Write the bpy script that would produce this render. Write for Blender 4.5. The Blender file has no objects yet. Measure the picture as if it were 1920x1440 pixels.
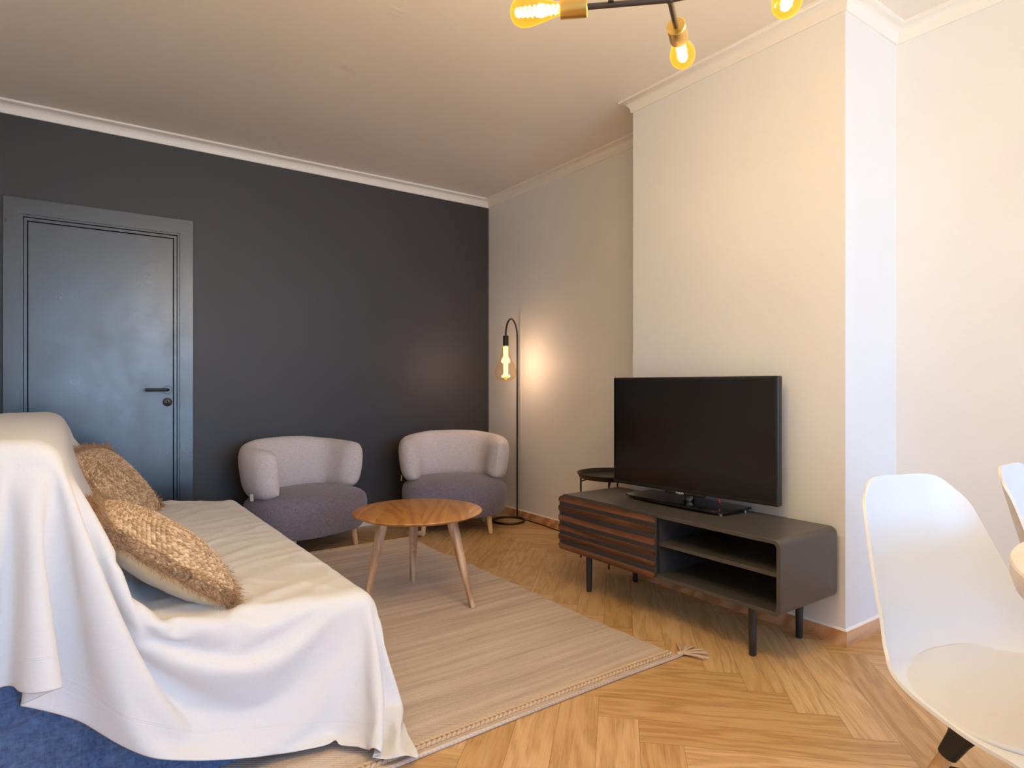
import bpy, bmesh, math, random
import numpy as np
from mathutils import Vector, Matrix, noise as mnoise

random.seed(7)
SC = bpy.context.scene
COL = SC.collection
PI = math.pi

# ------------------------------------------------------------------ helpers
def link(o, parent=None):
    COL.objects.link(o)
    if parent is not None:
        o.parent = parent
    return o

def mesh(name, V, F, mat, parent=None, smooth=True, angle=40, uv=None):
    me = bpy.data.meshes.new(name)
    me.from_pydata([tuple(map(float, v)) for v in V], [], [tuple(f) for f in F])
    me.validate(); me.update()
    finish(me, mat, smooth, angle)
    if uv is not None:
        l = me.uv_layers.new(name='UVMap')
        idx = np.empty(len(me.loops), dtype=np.int32)
        me.loops.foreach_get('vertex_index', idx)
        l.data.foreach_set('uv', np.asarray(uv, dtype=np.float32)[idx].ravel())
    return link(bpy.data.objects.new(name, me), parent)

def finish(me, mat, smooth=True, angle=40):
    me.materials.append(mat)
    if smooth:
        me.polygons.foreach_set('use_smooth', [True]*len(me.polygons))
        me.set_sharp_from_angle(angle=math.radians(angle))

def bmobj(name, bm, mat, parent=None, smooth=True, angle=40):
    bmesh.ops.recalc_face_normals(bm, faces=bm.faces)
    me = bpy.data.meshes.new(name)
    bm.to_mesh(me); bm.free()
    finish(me, mat, smooth, angle)
    o = link(bpy.data.objects.new(name, me), parent)
    if smooth:
        wn = o.modifiers.new('Normals', 'WEIGHTED_NORMAL'); wn.keep_sharp = True; wn.weight = 60
    return o

class G:
    """collects vertices and faces of one mesh"""
    def __init__(s): s.V = []; s.F = []
    def add(s, V, F, M=None):
        n = len(s.V)
        s.V += [tuple(M @ Vector(v)) if M is not None else tuple(v) for v in V]
        s.F += [tuple(i+n for i in f) for f in F]
        return s
    def box(s, x0, x1, y0, y1, z0, z1, M=None):
        V = [(x0,y0,z0),(x1,y0,z0),(x1,y1,z0),(x0,y1,z0),(x0,y0,z1),(x1,y0,z1),(x1,y1,z1),(x0,y1,z1)]
        F = [(3,2,1,0),(4,5,6,7),(0,1,5,4),(1,2,6,5),(2,3,7,6),(3,0,4,7)]
        return s.add(V, F, M)
    def obj(s, name, mat, parent=None, smooth=True, angle=40):
        return mesh(name, s.V, s.F, mat, parent, smooth, angle)

def rbox(x0, x1, y0, y1, z0, z1, r=.005, seg=3):
    bm = bmesh.new()
    bmesh.ops.create_cube(bm, size=1)
    for v in bm.verts:
        v.co = ((x0+x1)/2+v.co.x*(x1-x0), (y0+y1)/2+v.co.y*(y1-y0), (z0+z1)/2+v.co.z*(z1-z0))
    if r > 0:
        bmesh.ops.bevel(bm, geom=bm.edges[:], offset=r, segments=seg, profile=.5, affect='EDGES')
    return bm

def grid(P, cu=False, cv=False):
    """P: rows of points -> V, F"""
    nu, nv = len(P), len(P[0])
    V = [p for row in P for p in row]
    F = []
    for i in range(nu if cu else nu-1):
        for j in range(nv if cv else nv-1):
            a = i*nv+j; b = i*nv+(j+1) % nv
            c = ((i+1) % nu)*nv+(j+1) % nv; d = ((i+1) % nu)*nv+j
            F.append((a, b, c, d))
    return V, F

def tube(path, rad, n=12, caps=True, closed=False):
    P = [Vector(p) for p in path]
    m = len(P)
    R = rad if isinstance(rad, (list, tuple)) else [rad]*m
    T = []
    for i in range(m):
        if closed: t = P[(i+1) % m]-P[i-1]
        else: t = P[min(i+1, m-1)]-P[max(i-1, 0)]
        T.append(t.normalized())
    a = Vector((0,0,1)) if abs(T[0].z) < .9 else Vector((1,0,0))
    nrm = (a-T[0]*a.dot(T[0])).normalized()
    rows = []
    for i in range(m):
        nrm = (nrm-T[i]*nrm.dot(T[i])).normalized()
        b = T[i].cross(nrm)
        rows.append([tuple(P[i]+(nrm*math.cos(2*PI*k/n)+b*math.sin(2*PI*k/n))*R[i]) for k in range(n)])
    V, F = grid(rows, cu=closed, cv=True)
    if caps and not closed:
        F.append(tuple(range(n-1, -1, -1)))
        F.append(tuple(range((m-1)*n, m*n)))
    return V, F

def lathe(prof, n=48):
    rows = [[(r*math.cos(2*PI*k/n), r*math.sin(2*PI*k/n), z) for k in range(n)] for r, z in prof]
    V, F = grid(rows, cv=True)
    if prof[0][0] > 1e-6: F.append(tuple(range(n-1, -1, -1)))
    if prof[-1][0] > 1e-6: F.append(tuple(range((len(prof)-1)*n, len(prof)*n)))
    return V, F

def sweep(path, prof, closed=False):
    """mitred sweep of prof [(d, z)] along a polyline in plan; d is measured to the left of travel"""
    P = [Vector((p[0], p[1])) for p in path]
    rows = []
    for i, p in enumerate(P):
        t0 = (P[i]-P[i-1]).normalized() if i > 0 else None
        t1 = (P[i+1]-P[i]).normalized() if i < len(P)-1 else None
        if t0 is None: t0 = t1
        if t1 is None: t1 = t0
        n0 = Vector((-t0.y, t0.x)); n1 = Vector((-t1.y, t1.x))
        mdir = (n0+n1).normalized(); k = 1/max(.2, mdir.dot(n0))
        rows.append([(p.x+mdir.x*d*k, p.y+mdir.y*d*k, z) for d, z in prof])
    V, F = grid(rows, cv=True)
    n = len(prof)
    F.append(tuple(range(n-1, -1, -1))); F.append(tuple(range((len(P)-1)*n, len(P)*n)))
    return V, F

def fixn(o):
    bm = bmesh.new(); bm.from_mesh(o.data)
    bmesh.ops.recalc_face_normals(bm, faces=bm.faces)
    bm.to_mesh(o.data); bm.free()
    return o

def spline(pts, n):
    """Catmull-Rom through pts -> n points"""
    P = [Vector(p) for p in pts]
    P = [P[0]*2-P[1]]+P+[P[-1]*2-P[-2]]
    m = len(P)-3; out = []
    for k in range(n):
        t = k/(n-1)*m; i = min(int(t), m-1); t -= i
        a, b, c, d = P[i:i+4]
        out.append(.5*((2*b)+(c-a)*t+(2*a-5*b+4*c-d)*t*t+(3*b-a-3*c+d)*t**3))
    return out

def interp(x, xs, ys): return float(np.interp(x, xs, ys))
def sstep(a, b, x):
    t = min(1, max(0, (x-a)/(b-a))); return t*t*(3-2*t)

def thing(name, label, cat, loc=(0,0,0), rz=0, group=None):
    o = bpy.data.objects.new(name, None); COL.objects.link(o)
    o.empty_display_size = .1
    o.location = loc; o.rotation_euler = (0, 0, rz)
    return tag(o, label, cat, group)

def tag(o, label, cat, group=None):
    o['label'] = label; o['category'] = cat
    if group: o['group'] = group
    return o

def struct(o):
    o['kind'] = 'structure'; return o

def dup(root, label):
    r = root.copy(); COL.objects.link(r); r['label'] = label
    for ch in list(root.children):
        c = ch.copy(); COL.objects.link(c); c.parent = r
        for g in list(ch.children):
            d = g.copy(); COL.objects.link(d); d.parent = c
    return r

# ------------------------------------------------------------------ materials
class NT:
    def __init__(s, name):
        s.m = bpy.data.materials.new(name); s.m.use_nodes = True
        s.t = s.m.node_tree; s.t.nodes.clear()
        s.out = s.t.nodes.new('ShaderNodeOutputMaterial')
    def n(s, typ, ins=None, out=0, **kw):
        nd = s.t.nodes.new('ShaderNode'+typ)
        for k, v in kw.items(): setattr(nd, k, v)
        for k, v in (ins or {}).items():
            sk = nd.inputs[k]
            if isinstance(v, bpy.types.NodeSocket): s.t.links.new(v, sk)
            else: sk.default_value = v
        return nd.outputs[out]
    def math(s, op, a, b=0., c=None, clamp=False):
        ins = {0: a, 1: b}
        if c is not None: ins[2] = c
        return s.n('Math', ins, operation=op, use_clamp=clamp)
    def mix(s, f, a, b, blend='MIX'):
        return s.n('Mix', {0: f, 6: a, 7: b}, out=2, data_type='RGBA', blend_type=blend, clamp_factor=True)
    def ramp(s, f, stops):
        nd = s.t.nodes.new('ShaderNodeValToRGB'); s.t.links.new(f, nd.inputs[0])
        e = nd.color_ramp.elements
        while len(e) < len(stops): e.new(.5)
        for el, (p, c) in zip(e, stops): el.position = p; el.color = c if len(c) == 4 else (*c, 1)
        return nd.outputs[0]
    def noise(s, vec, scale, detail=3, rough=.5, dist=0.):
        return s.n('TexNoise', {'Vector': vec, 'Scale': scale, 'Detail': detail, 'Roughness': rough, 'Distortion': dist})
    def coord(s, which='Object'): return s.n('TexCoord', out=which)
    def scale(s, vec, sc): return s.n('VectorMath', {0: vec, 1: sc}, operation='MULTIPLY')
    def bump(s, h, strength=.2, dist=.01): return s.n('Bump', {'Height': h, 'Strength': strength, 'Distance': dist})
    def bsdf(s, color, rough=.5, metal=0., normal=None, **extra):
        ins = {'Base Color': color, 'Roughness': rough, 'Metallic': metal}
        if normal is not None: ins['Normal'] = normal
        ins.update(extra)
        b = s.n('BsdfPrincipled', ins)
        s.t.links.new(b, s.out.inputs[0]); return s.m

def C(r, g, b):
    """sRGB 0-255 -> linear"""
    f = lambda c: (c/255/12.92) if c/255 <= .04045 else ((c/255+.055)/1.055)**2.4
    return (f(r), f(g), f(b), 1)

def plain(name, col, rough=.5, metal=0., bump=None, **extra):
    t = NT(name); nrm = None
    if bump:
        sc, st, di = bump
        nrm = t.bump(t.noise(t.coord(), sc, 4), st, di)
    return t.bsdf(col, rough, metal, nrm, **extra)

def paint(name, col, rough, grain=90, strength=.12, mott=.04, extra_bump=None):
    t = NT(name); v = t.coord()
    a = t.noise(v, grain, 4, .6); b = t.noise(v, 1.7, 4, .6)
    c2 = tuple(c*(1-mott) for c in col[:3])+(1,)
    colr = t.mix(t.ramp(b, [(.35, (0,0,0)), (.65, (1,1,1))]), c2, col)
    h = a
    if extra_bump: h = t.math('ADD', a, extra_bump(t, v))
    rg = t.math('ADD', t.math('MULTIPLY', b, .12), rough-.06)
    return t.bsdf(colr, rg, 0, t.bump(h, strength, .004))

def wood(name, dark, mid, light, axis='X', band=38., warp=5., rough=.42, uv=False, strips=None, rnd=False, bumps=.08, stretch=1., wamp=.45, across=6., fibk=1.):
    """oak-like wood; grain runs along `axis` of the object (or along U)"""
    t = NT(name)
    vec = t.coord('UV') if uv else t.coord()
    tone = None
    if strips:
        sep = t.n('SeparateXYZ', {0: vec}); nd = sep.node
        idx = t.math('FLOOR', t.math('DIVIDE', t.math('ADD', nd.outputs[0], 5.), strips))
        wn = t.n('TexWhiteNoise', {'W': idx}, out=0, noise_dimensions='1D')
        ang = t.math('MULTIPLY', t.math('SUBTRACT', wn, .5), 1.1)
        off = t.n('CombineXYZ', {0: t.math('MULTIPLY', wn, 9.), 1: t.math('MULTIPLY', wn, 3.), 2: t.math('MULTIPLY', idx, 1.3)})
        vec = t.n('VectorMath', {0: t.n('VectorRotate', {'Vector': vec, 'Angle': ang}, rotation_type='Z_AXIS'), 1: off}, operation='ADD')
        tone = wn
    if rnd:
        at = t.n('Attribute', out=2, attribute_name='rnd'); tone = at
        vec = t.n('VectorMath', {0: vec, 1: t.n('CombineXYZ', {0: t.math('MULTIPLY', at, 37.), 1: t.math('MULTIPLY', at, 11.), 2: t.math('MULTIPLY', at, 23.)})}, operation='ADD')
    if axis == 'Y': vec = t.n('VectorRotate', {'Vector': vec, 'Angle': PI/2}, rotation_type='Z_AXIS')
    if axis == 'Z': vec = t.n('VectorRotate', {'Vector': vec, 'Angle': PI/2}, rotation_type='Y_AXIS')
    lo = t.scale(vec, (1.3*stretch, across, across))
    n1 = t.noise(lo, 1., 3, .5, .3)
    sp = t.n('SeparateXYZ', {0: vec}).node
    tr = t.math('ADD', sp.outputs[1], t.math('MULTIPLY', sp.outputs[2], .8))
    ph = t.math('ADD', t.math('MULTIPLY', tr, band*1.6), t.math('MULTIPLY', n1, warp*5))
    wv = t.math('MULTIPLY', t.math('ADD', t.math('SINE', ph), 1.), .5)
    fib = t.noise(t.scale(vec, (9.*stretch, 210., 210.)), 1., 3, .6)
    pores = t.noise(t.scale(vec, (22.*stretch, 420., 420.)), 1., 2, .5)
    f = t.math('ADD', t.math('ADD', t.math('MULTIPLY', wv, wamp), .225-wamp/2), t.math('MULTIPLY', t.math('ADD', t.math('MULTIPLY', t.math('SUBTRACT', fib, .5), fibk), .5), .6))
    col = t.ramp(f, [(.22, dark), (.5, mid), (.85, light)])
    big = t.noise(t.scale(vec, (.8, 3., 3.)), 1., 2)
    col = t.mix(t.math('MULTIPLY', t.ramp(big, [(.4, (0,0,0)), (.7, (1,1,1))]), .22), col, dark)
    if tone is not None:
        hs = t.n('HueSaturation', {'Value': t.math('ADD', t.math('MULTIPLY', tone, .22), .89), 'Saturation': t.math('ADD', t.math('MULTIPLY', tone, -.12), 1.06), 'Color': col})
        col = hs
    hgt = t.math('ADD', t.math('MULTIPLY', pores, .7), t.math('MULTIPLY', wv, .25))
    if uv:
        e = t.n('Attribute', out=2, attribute_name='edge')
        col = t.mix(t.math('MULTIPLY', e, .0), col, dark)
    return t.bsdf(col, t.math('ADD', t.math('MULTIPLY', fib, .15), rough-.07), 0, t.bump(hgt, bumps, .003))

def fabric(name, c1, c2, scale=420., rough=.9, strength=.35, mott=.3, sheen=.25, big=None):
    """plain weave: two crossed thread directions in object space plus fleck noise"""
    t = NT(name); v = t.coord()
    w = []
    for ax in (0, 1, 2):
        sp = t.n('SeparateXYZ', {0: v}).node.outputs[ax]
        w.append(t.math('SINE', t.math('MULTIPLY', sp, scale*2)))
    weave = t.math('ADD', t.math('MULTIPLY', w[0], w[2]), t.math('MULTIPLY', w[1], w[2]))
    n1 = t.noise(t.scale(v, (1, 1, .35)), scale*.55, 3, .7)
    n2 = t.noise(t.scale(v, (.3, .3, 1)), scale*.55, 3, .7)
    f = t.math('ADD', t.math('MULTIPLY', n1, .5), t.math('MULTIPLY', n2, .5))
    col = t.mix(t.ramp(f, [(.5-.18, (0,0,0)), (.5+.18, (1,1,1))]), c1, c2)
    h = t.math('ADD', t.math('MULTIPLY', weave, .3), f)
    nrm = t.bump(h, strength, .002)
    if big: nrm = t.n('Bump', {'Height': t.noise(v, big[0], 3), 'Strength': big[1], 'Distance': .02, 'Normal': nrm})
    return t.bsdf(col, rough, 0, nrm, **{'Sheen Weight': sheen, 'Sheen Roughness': .5})

def emit(name, col, strength):
    t = NT(name)
    e = t.n('Emission', {'Color': col, 'Strength': strength})
    t.t.links.new(e, t.out.inputs[0]); return t.m

def thinglass(name, tint, gloss=.08, rough=.02, rim=None, glow=None):
    """thin clear wall: lets light straight through, tinted, with a fresnel reflection"""
    t = NT(name)
    lw = t.n('LayerWeight', {'Blend': .35}, out=1)
    tc = tint if rim is None else t.mix(lw, tint, rim)
    tr = t.n('BsdfTransparent', {'Color': tc})
    gl = t.n('BsdfGlossy', {'Color': (1,1,1,1), 'Roughness': rough})
    fr = t.math('MULTIPLY', t.math('POWER', lw, 4.), .6)
    mx = t.n('MixShader', {0: t.math('ADD', fr, gloss, clamp=True), 1: tr, 2: gl})
    if glow:
        mx = t.n('AddShader', {0: mx, 1: t.n('Emission', {'Color': (*glow[:3], 1), 'Strength': t.math('MULTIPLY', t.math('ADD', lw, .35), glow[3])})})
    t.t.links.new(mx, t.out.inputs[0]); return t.m

def ceiling_seam(t, v):
    sp = t.n('SeparateXYZ', {0: v}).node
    d = t.math('ABSOLUTE', t.math('SUBTRACT', sp.outputs[0], t.math('ADD', t.math('MULTIPLY', t.noise(v, 3., 2), .06), 1.12)))
    mask = t.math('SUBTRACT', 1., t.math('DIVIDE', d, .05), clamp=True)
    patch = t.ramp(t.noise(t.scale(v, (0, 3.2, 0)), 1., 2), [(.5, (0,0,0)), (.62, (1,1,1))])
    cr = t.noise(t.scale(v, (9, 60, 1)), 1., 2)
    line = t.math('SUBTRACT', 1., t.math('DIVIDE', d, .004), clamp=True)
    return t.math('ADD', t.math('MULTIPLY', t.math('MULTIPLY', mask, patch), t.math('MULTIPLY', cr, 40.)), t.math('MULTIPLY', line, t.math('MULTIPLY', patch, -9.)))

M = {}
M['white'] = paint('white_wall_paint', (.78,.775,.77,1), .55, 60, .10, .03)
M['ceil'] = paint('ceiling_paint', (.83,.775,.715,1), .5, 45, .10, .03, ceiling_seam)
M['trim'] = plain('white_trim_paint', (.82,.79,.75,1), .45, bump=(60, .05, .003))
M['dark'] = paint('charcoal_wall_paint', (.046,.044,.0475,1), .50, 120, .12, .08)

def door_paint():
    t = NT('charcoal_door_gloss'); v = t.coord()
    a = t.noise(t.scale(v, (3.2, 1, 2.6)), 1., 5, .62); b = t.noise(t.scale(v, (20, 1, 190)), 1., 3, .6)
    s = t.ramp(a, [(.36, (0,0,0)), (.62, (1,1,1))])
    rg = t.math('ADD', t.math('MULTIPLY', s, .09), .27)
    col = t.mix(s, (.022,.023,.026,1), (.031,.031,.033,1))
    return t.bsdf(col, rg, 0, t.bump(b, .16, .002), **{'Specular IOR Level': 1.0})
M['door'] = door_paint()
M['plate'] = plain('painted_plate', (.035,.034,.036,1), .22)
M['floor'] = wood('oak_floor', C(180,140,92), C(204,164,112), C(218,182,132), band=26, warp=8.5, wamp=.34, across=9., fibk=1.7, rough=.40, uv=True, rnd=True, bumps=.06)
M['base'] = wood('oak_baseboard', C(172,120,78), C(206,160,118), C(224,184,146), 'X', 30, 2.5, .5)
M['oakleg'] = wood('pale_oak', C(160,122,90), C(205,170,136), C(222,192,160), 'Z', 60, 3, .5)
M['beech'] = wood('beech', C(196,150,100), C(222,184,138), C(232,198,156), 'Z', 30, 1.2, .45)
M['oaktop'] = wood('oiled_oak_top', C(142,92,46), C(186,130,72), C(206,154,94), 'Y', 60, 3.5, .40, strips=.105, wamp=.3)
M['walnut'] = wood('walnut', C(50,28,18), C(100,61,40), C(136,92,64), 'Y', 70, 2.6, .4)
M['whitewood'] = wood('whitewashed_wood', C(198,186,180), C(220,210,206), C(230,222,219), 'X', 60, 3, .4, wamp=.15)
M['bench'] = plain('satin_grey_lacquer', (.072,.065,.061,1), .36, bump=(400, .04, .001))
M['benchin'] = plain('matt_grey_lacquer', (.030,.028,.028,1), .5)
M['doorback'] = plain('slate_lacquer', (.052,.056,.070,1), .45)
M['blackmetal'] = plain('black_powder_coat', (.012,.011,.012,1), .42, bump=(500, .06, .001))
M['benchleg'] = plain('anthracite_metal', (.022,.022,.025,1), .4)
M['blackplastic'] = plain('black_plastic', (.010,.010,.011,1), .38)
M['gloss'] = plain('piano_black', (.006,.006,.007,1), .06, **{'Coat Weight': .5})
M['screen'] = plain('tv_glass', (.004,.004,.005,1), .16, **{'Specular IOR Level': .5})
M['chrome'] = plain('polished_metal', (.5,.5,.52,1), .12, 1.)
M['steel'] = plain('dark_steel', (.10,.10,.11,1), .3, 1.)
M['logo'] = plain('logo_silver', (.75,.75,.78,1), .4)
M['red'] = plain('red_plastic', (.5,.02,.06,1), .4)
M['gold'] = plain('brushed_gold', (.72,.47,.14,1), .34, 1., bump=(700, .03, .001))
M['bronze'] = plain('bronze_rod', (.085,.062,.05,1), .35, .5)
M['plastic'] = plain('white_polypropylene', (.74,.735,.735,1), .34, bump=(900, .03, .0008))
M['leatherette'] = plain('white_leatherette', (.64,.63,.635,1), .45, bump=(260, .12, .0012))
M['backfab'] = fabric('pale_grey_weave', C(192,184,188), C(226,219,220), 330, mott=.2)
M['seatfab'] = fabric('mauve_grey_weave', C(94,90,104), C(140,133,148), 330)
M['denim'] = fabric('blue_upholstery', C(42,60,96), C(92,118,158), 190, strength=.6)
M['jute'] = None
M['cream'] = plain('cream_satin', C(206,186,150), .42, bump=(14, .25, .02), **{'Sheen Weight': .3})
M['tagwhite'] = plain('care_label_white', (.75,.75,.75,1), .7)
M['joint'] = plain('floor_joint', C(96,66,38), .9)
M['lining'] = plain('dark_lining', (.02,.02,.022,1), .9)  # near-black matt colour of the door backing and the keyhole
M['amber'] = thinglass('amber_glass', (1.0,.78,.36,1), .03, .04, (1.0,.55,.12,1), (1.0,.50,.04,.55))
M['amberpale'] = thinglass('pale_amber_glass', (.99,.95,.87,1), .03, .03, (.90,.74,.52,1), (1.0,.42,.08,.02))
M['pane'] = thinglass('window_glass', (.97,.98,.98,1), .0, .0)
M['filament'] = emit('lit_filament', (1.0,.80,.42,1), 60.)
M['glowtube'] = emit('lit_tube', (1.0,.62,.12,1), 5.5)
M['glowtip'] = emit('lit_tip', (1.0,.45,.05,1), 1.3)

def jute(name, a, b, c):
    t = NT(name); v = t.coord()
    n = t.noise(v, 55, 3, .6); f = t.noise(v, 600, 2, .6)
    fac = t.math('ADD', t.math('MULTIPLY', n, .7), t.math('MULTIPLY', f, .35))
    if 'braid' in name: fac = t.math('ADD', t.math('MULTIPLY', fac, .45), t.math('MULTIPLY', t.n('Attribute', out=2, attribute_name='fibre_shade'), .55))
    col = t.ramp(fac, [(.3, a), (.52, b), (.75, c)])
    return t.bsdf(col, .62, 0, t.bump(f, .5, .002), **{'Sheen Weight': .2})
M['jute'] = jute('jute_braid', C(128,96,66), C(194,158,118), C(236,212,180))
M['jutefringe'] = jute('jute_fringe', C(138,102,70), C(182,142,102), C(212,176,136))

def sheet_mat():
    t = NT('cotton_sheet'); v = t.coord(); uv = t.coord('UV')
    a = t.noise(t.scale(v, (1, 1, .25)), 420, 2, .6); b = t.noise(t.scale(v, (.25, .25, 1)), 420, 2, .6)
    w = t.noise(v, 9., 4, .55, .6)
    sp = t.n('SeparateXYZ', {0: uv}).node
    # stitched hem 7 cm from the cloth's edges (uv is in metres from the near edge)
    st = None
    for c in (.070, .074):
        d = t.math('SUBTRACT', 1., t.math('DIVIDE', t.math('ABSOLUTE', t.math('SUBTRACT', sp.outputs[1], c)), .0022), clamp=True)
        st = d if st is None else t.math('ADD', st, d)
    h = t.math('ADD', t.math('MULTIPLY', t.math('ADD', a, b), .12), t.math('MULTIPLY', st, -.5))
    nrm = t.bump(h, .30, .003)
    nrm = t.n('Bump', {'Height': w, 'Strength': .12, 'Distance': .03, 'Normal': nrm})
    col = t.mix(t.math('ADD', t.math('MULTIPLY', a, .5), t.math('MULTIPLY', b, .5)), (.67,.655,.655,1), (.75,.735,.735,1))
    return t.bsdf(col, .8, 0, nrm, **{'Sheen Weight': .15, 'Sheen Roughness': .4})
M['sheet'] = sheet_mat()

def rug_mat(name, band=True):
    t = NT(name); v = t.coord()
    sp = t.n('SeparateXYZ', {0: v}).node
    x, y = sp.outputs[0], sp.outputs[1]
    wob = t.math('ADD', y, t.math('MULTIPLY', t.noise(t.scale(v, (2.5, 2.5, 1)), 1., 2), .03))
    vv = t.n('CombineXYZ', {0: x, 1: wob, 2: 0.})
    streak = t.noise(t.scale(vv, (1.4, 30., 1)), 1., 3, .6)
    broad = t.noise(t.scale(vv, (.4, 8., 1)), 1., 3, .6)
    tw = t.math('SINE', t.math('ADD', t.math('MULTIPLY', x, 420.), t.math('MULTIPLY', y, 560.)))
    row = t.math('SINE', t.math('MULTIPLY', y, 900.))
    fleck = t.noise(v, 260, 2, .7)
    f = t.math('ADD', t.math('MULTIPLY', streak, .42), t.math('ADD', t.math('MULTIPLY', broad, .34), t.math('ADD', t.math('MULTIPLY', tw, .035), t.math('MULTIPLY', fleck, .24))))
    col = t.ramp(f, [(.36, C(168,148,130)), (.5, C(201,181,163)), (.64, C(221,205,190))])
    spots = t.ramp(t.noise(v, 70, 1, .5), [(.76, (0,0,0)), (.80, (1,1,1))])
    col = t.mix(t.math('MULTIPLY', spots, .5), col, C(130,96,70))
    h = t.math('ADD', t.math('MULTIPLY', tw, .25), t.math('ADD', t.math('MULTIPLY', row, .15), fleck))
    return t.bsdf(col, .95, 0, t.bump(h, .55, .004), **{'Sheen Weight': .2})
M['rug'] = rug_mat('flatweave_jute_wool')
M['rugyarn'] = plain('undyed_yarn', C(204,178,150), .9, bump=(500, .5, .002))

# ------------------------------------------------------------------ room
XL, XR, XR2 = -.56, 2.949, 3.024       # left wall, recess wall, wall right of the chimney breast
YB, YF = 4.496, -3.6                   # dark wall, window wall
CX, CY0, CY1 = 2.575, 1.284, 2.454      # chimney breast
HC = 2.65                               # ceiling
DX0, DX1, DH = -.225, .585, 2.035       # door opening

def planks():
    W, n = .127, 6
    s2 = math.sqrt(.5)
    O = ((1.386-1.294)*s2, (1.386+1.294)*s2)     # lower-left corner of row 0
    bm = bmesh.new()
    uvl = bm.loops.layers.uv.new('UVMap')
    rn = bm.faces.layers.float.new('rnd_f')
    def quad(u0, v0, du, dv, along_u):
        g = .0004
        pts = [(u0+g, v0+g), (u0+du-g, v0+g), (u0+du-g, v0+dv-g), (u0+g, v0+dv-g)]
        P = []
        for u, v in pts:
            U = O[0]+u; Vv = O[1]+v
            P.append(((U+Vv)*s2, (Vv-U)*s2))
        if max(p[0] for p in P) < XL or min(p[0] for p in P) > XR2+.05 or max(p[1] for p in P) < YF or min(p[1] for p in P) > YB+.05: return
        vs = [bm.verts.new((x, y, 0)) for x, y in P]
        f = bm.faces.new(vs)
        r = random.random(); f[rn] = r
        for l, (u, v) in zip(f.loops, pts):
            l[uvl].uv = (u-u0, v-v0) if along_u else (v-v0, u-u0)
    R = 84
    for j in range(-R, R):
        for k in range(-R//n, R//n):
            u = -j+2*n*k
            quad(u*W, j*W, n*W, W, True)
    for i in range(-R, R):
        for k in range(-R//n, R//n):
            v = n-i+2*n*k
            quad(i*W, v*W, W, n*W, False)
    for co, no in (((XL,0,0),(-1,0,0)), ((XR2+.04,0,0),(1,0,0)), ((0,YF,0),(0,-1,0)), ((0,YB+.04,0),(0,1,0))):
        bmesh.ops.bisect_plane(bm, geom=bm.verts[:]+bm.edges[:]+bm.faces[:], plane_co=co, plane_no=no, clear_outer=True)
    bm.normal_update()
    for f in bm.faces:
        if f.normal.z < 0: f.normal_flip()
    me = bpy.data.meshes.new('floor'); bm.to_mesh(me)
    a = me.attributes.new('rnd', 'FLOAT', 'FACE')
    src = me.attributes['rnd_f']; d = np.empty(len(me.polygons), dtype=np.float32)
    src.data.foreach_get('value', d); a.data.foreach_set('value', d)
    bm.free()
    # dark sub-floor under the joints
    o = bpy.data.objects.new('floor', me); me.materials.append(M['floor']); me.materials.append(M['joint'])
    bm = bmesh.new(); bm.from_mesh(me)
    z0, z1 = -.06, -.0012
    vs = [bm.verts.new(p) for p in ((XL-.1,YF-.1,z1),(XR2+.1,YF-.1,z1),(XR2+.1,YB+.1,z1),(XL-.1,YB+.1,z1),(XL-.1,YF-.1,z0),(XR2+.1,YF-.1,z0),(XR2+.1,YB+.1,z0),(XL-.1,YB+.1,z0))]
    for q in ((0,1,2,3),(7,6,5,4),(0,4,5,1),(1,5,6,2),(2,6,7,3),(3,7,4,0)):
        f = bm.faces.new([vs[i] for i in q]); f.material_index = 1
    bm.to_mesh(me); bm.free()
    return struct(link(o))
planks()

struct(G().box(XL-.12, XR2+.12, YF-.12, YB+.12, HC, HC+.1).obj('ceiling', M['ceil'], smooth=False))
struct(G().box(XL-.12, DX0, YB, YB+.12, 0, HC).box(DX1, XR+.12, YB, YB+.12, 0, HC).box(DX0, DX1, YB, YB+.12, DH, HC).obj('wall_back', M['dark'], smooth=False))
struct(G().box(XR, XR+.2, CY1-.1, YB, 0, HC).box(CX, XR+.2, CY0, CY1, 0, HC).box(XR2, XR2+.12, YF-.12, CY0+.05, 0, HC).obj('wall_right', M['white'], smooth=False))
struct(G().box(XL-.12, XL, YF-.12, YB, 0, HC).obj('wall_left', M['white'], smooth=False))
# window wall behind the viewpoint: a wide glazed opening
WX0, WX1, WZ0, WZ1 = -.22, 2.90, .06, 2.34
struct(G().box(XL, WX0, YF-.12, YF, 0, HC).box(WX1, XR2, YF-.12, YF, 0, HC).box(WX0, WX1, YF-.12, YF, 0, WZ0).box(WX0, WX1, YF-.12, YF, WZ1, HC).obj('wall_front', M['white'], smooth=False))
def window(name, label, loc, rz, ww, wh):
    win = struct(thing(name, label, 'window', loc, rz))
    fr = G()
    for a, b, c, d in ((-ww, -ww+.06, 0, wh), (ww-.06, ww, 0, wh), (-ww+.06, ww-.06, 0, .06), (-ww+.06, ww-.06, wh-.06, wh), (-.04, .04, .06, wh-.06)):
        fr.box(a, b, -.03, .03, c, d)
    fr.obj('window_frame', M['trim'], win, smooth=False)
    for x0, x1 in ((-ww+.06, -.04), (.04, ww-.06)):
        G().box(x0, x1, -.004, .004, .06, wh-.06).obj('window_pane', M['pane'], win, smooth=False)
    pl = bpy.data.lights.new('window_portal', 'AREA'); pl.shape = 'RECTANGLE'; pl.size = 2*ww; pl.size_y = wh
    pl.cycles.is_portal = True
    po = bpy.data.objects.new('window_portal', pl); COL.objects.link(po)
    po.rotation_euler = (PI/2, 0, PI+rz)
    po.location = Vector(loc)+Vector((0, 0, wh/2))+Matrix.Rotation(rz, 3, 'Z') @ Vector((0, -.09, 0))
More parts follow.
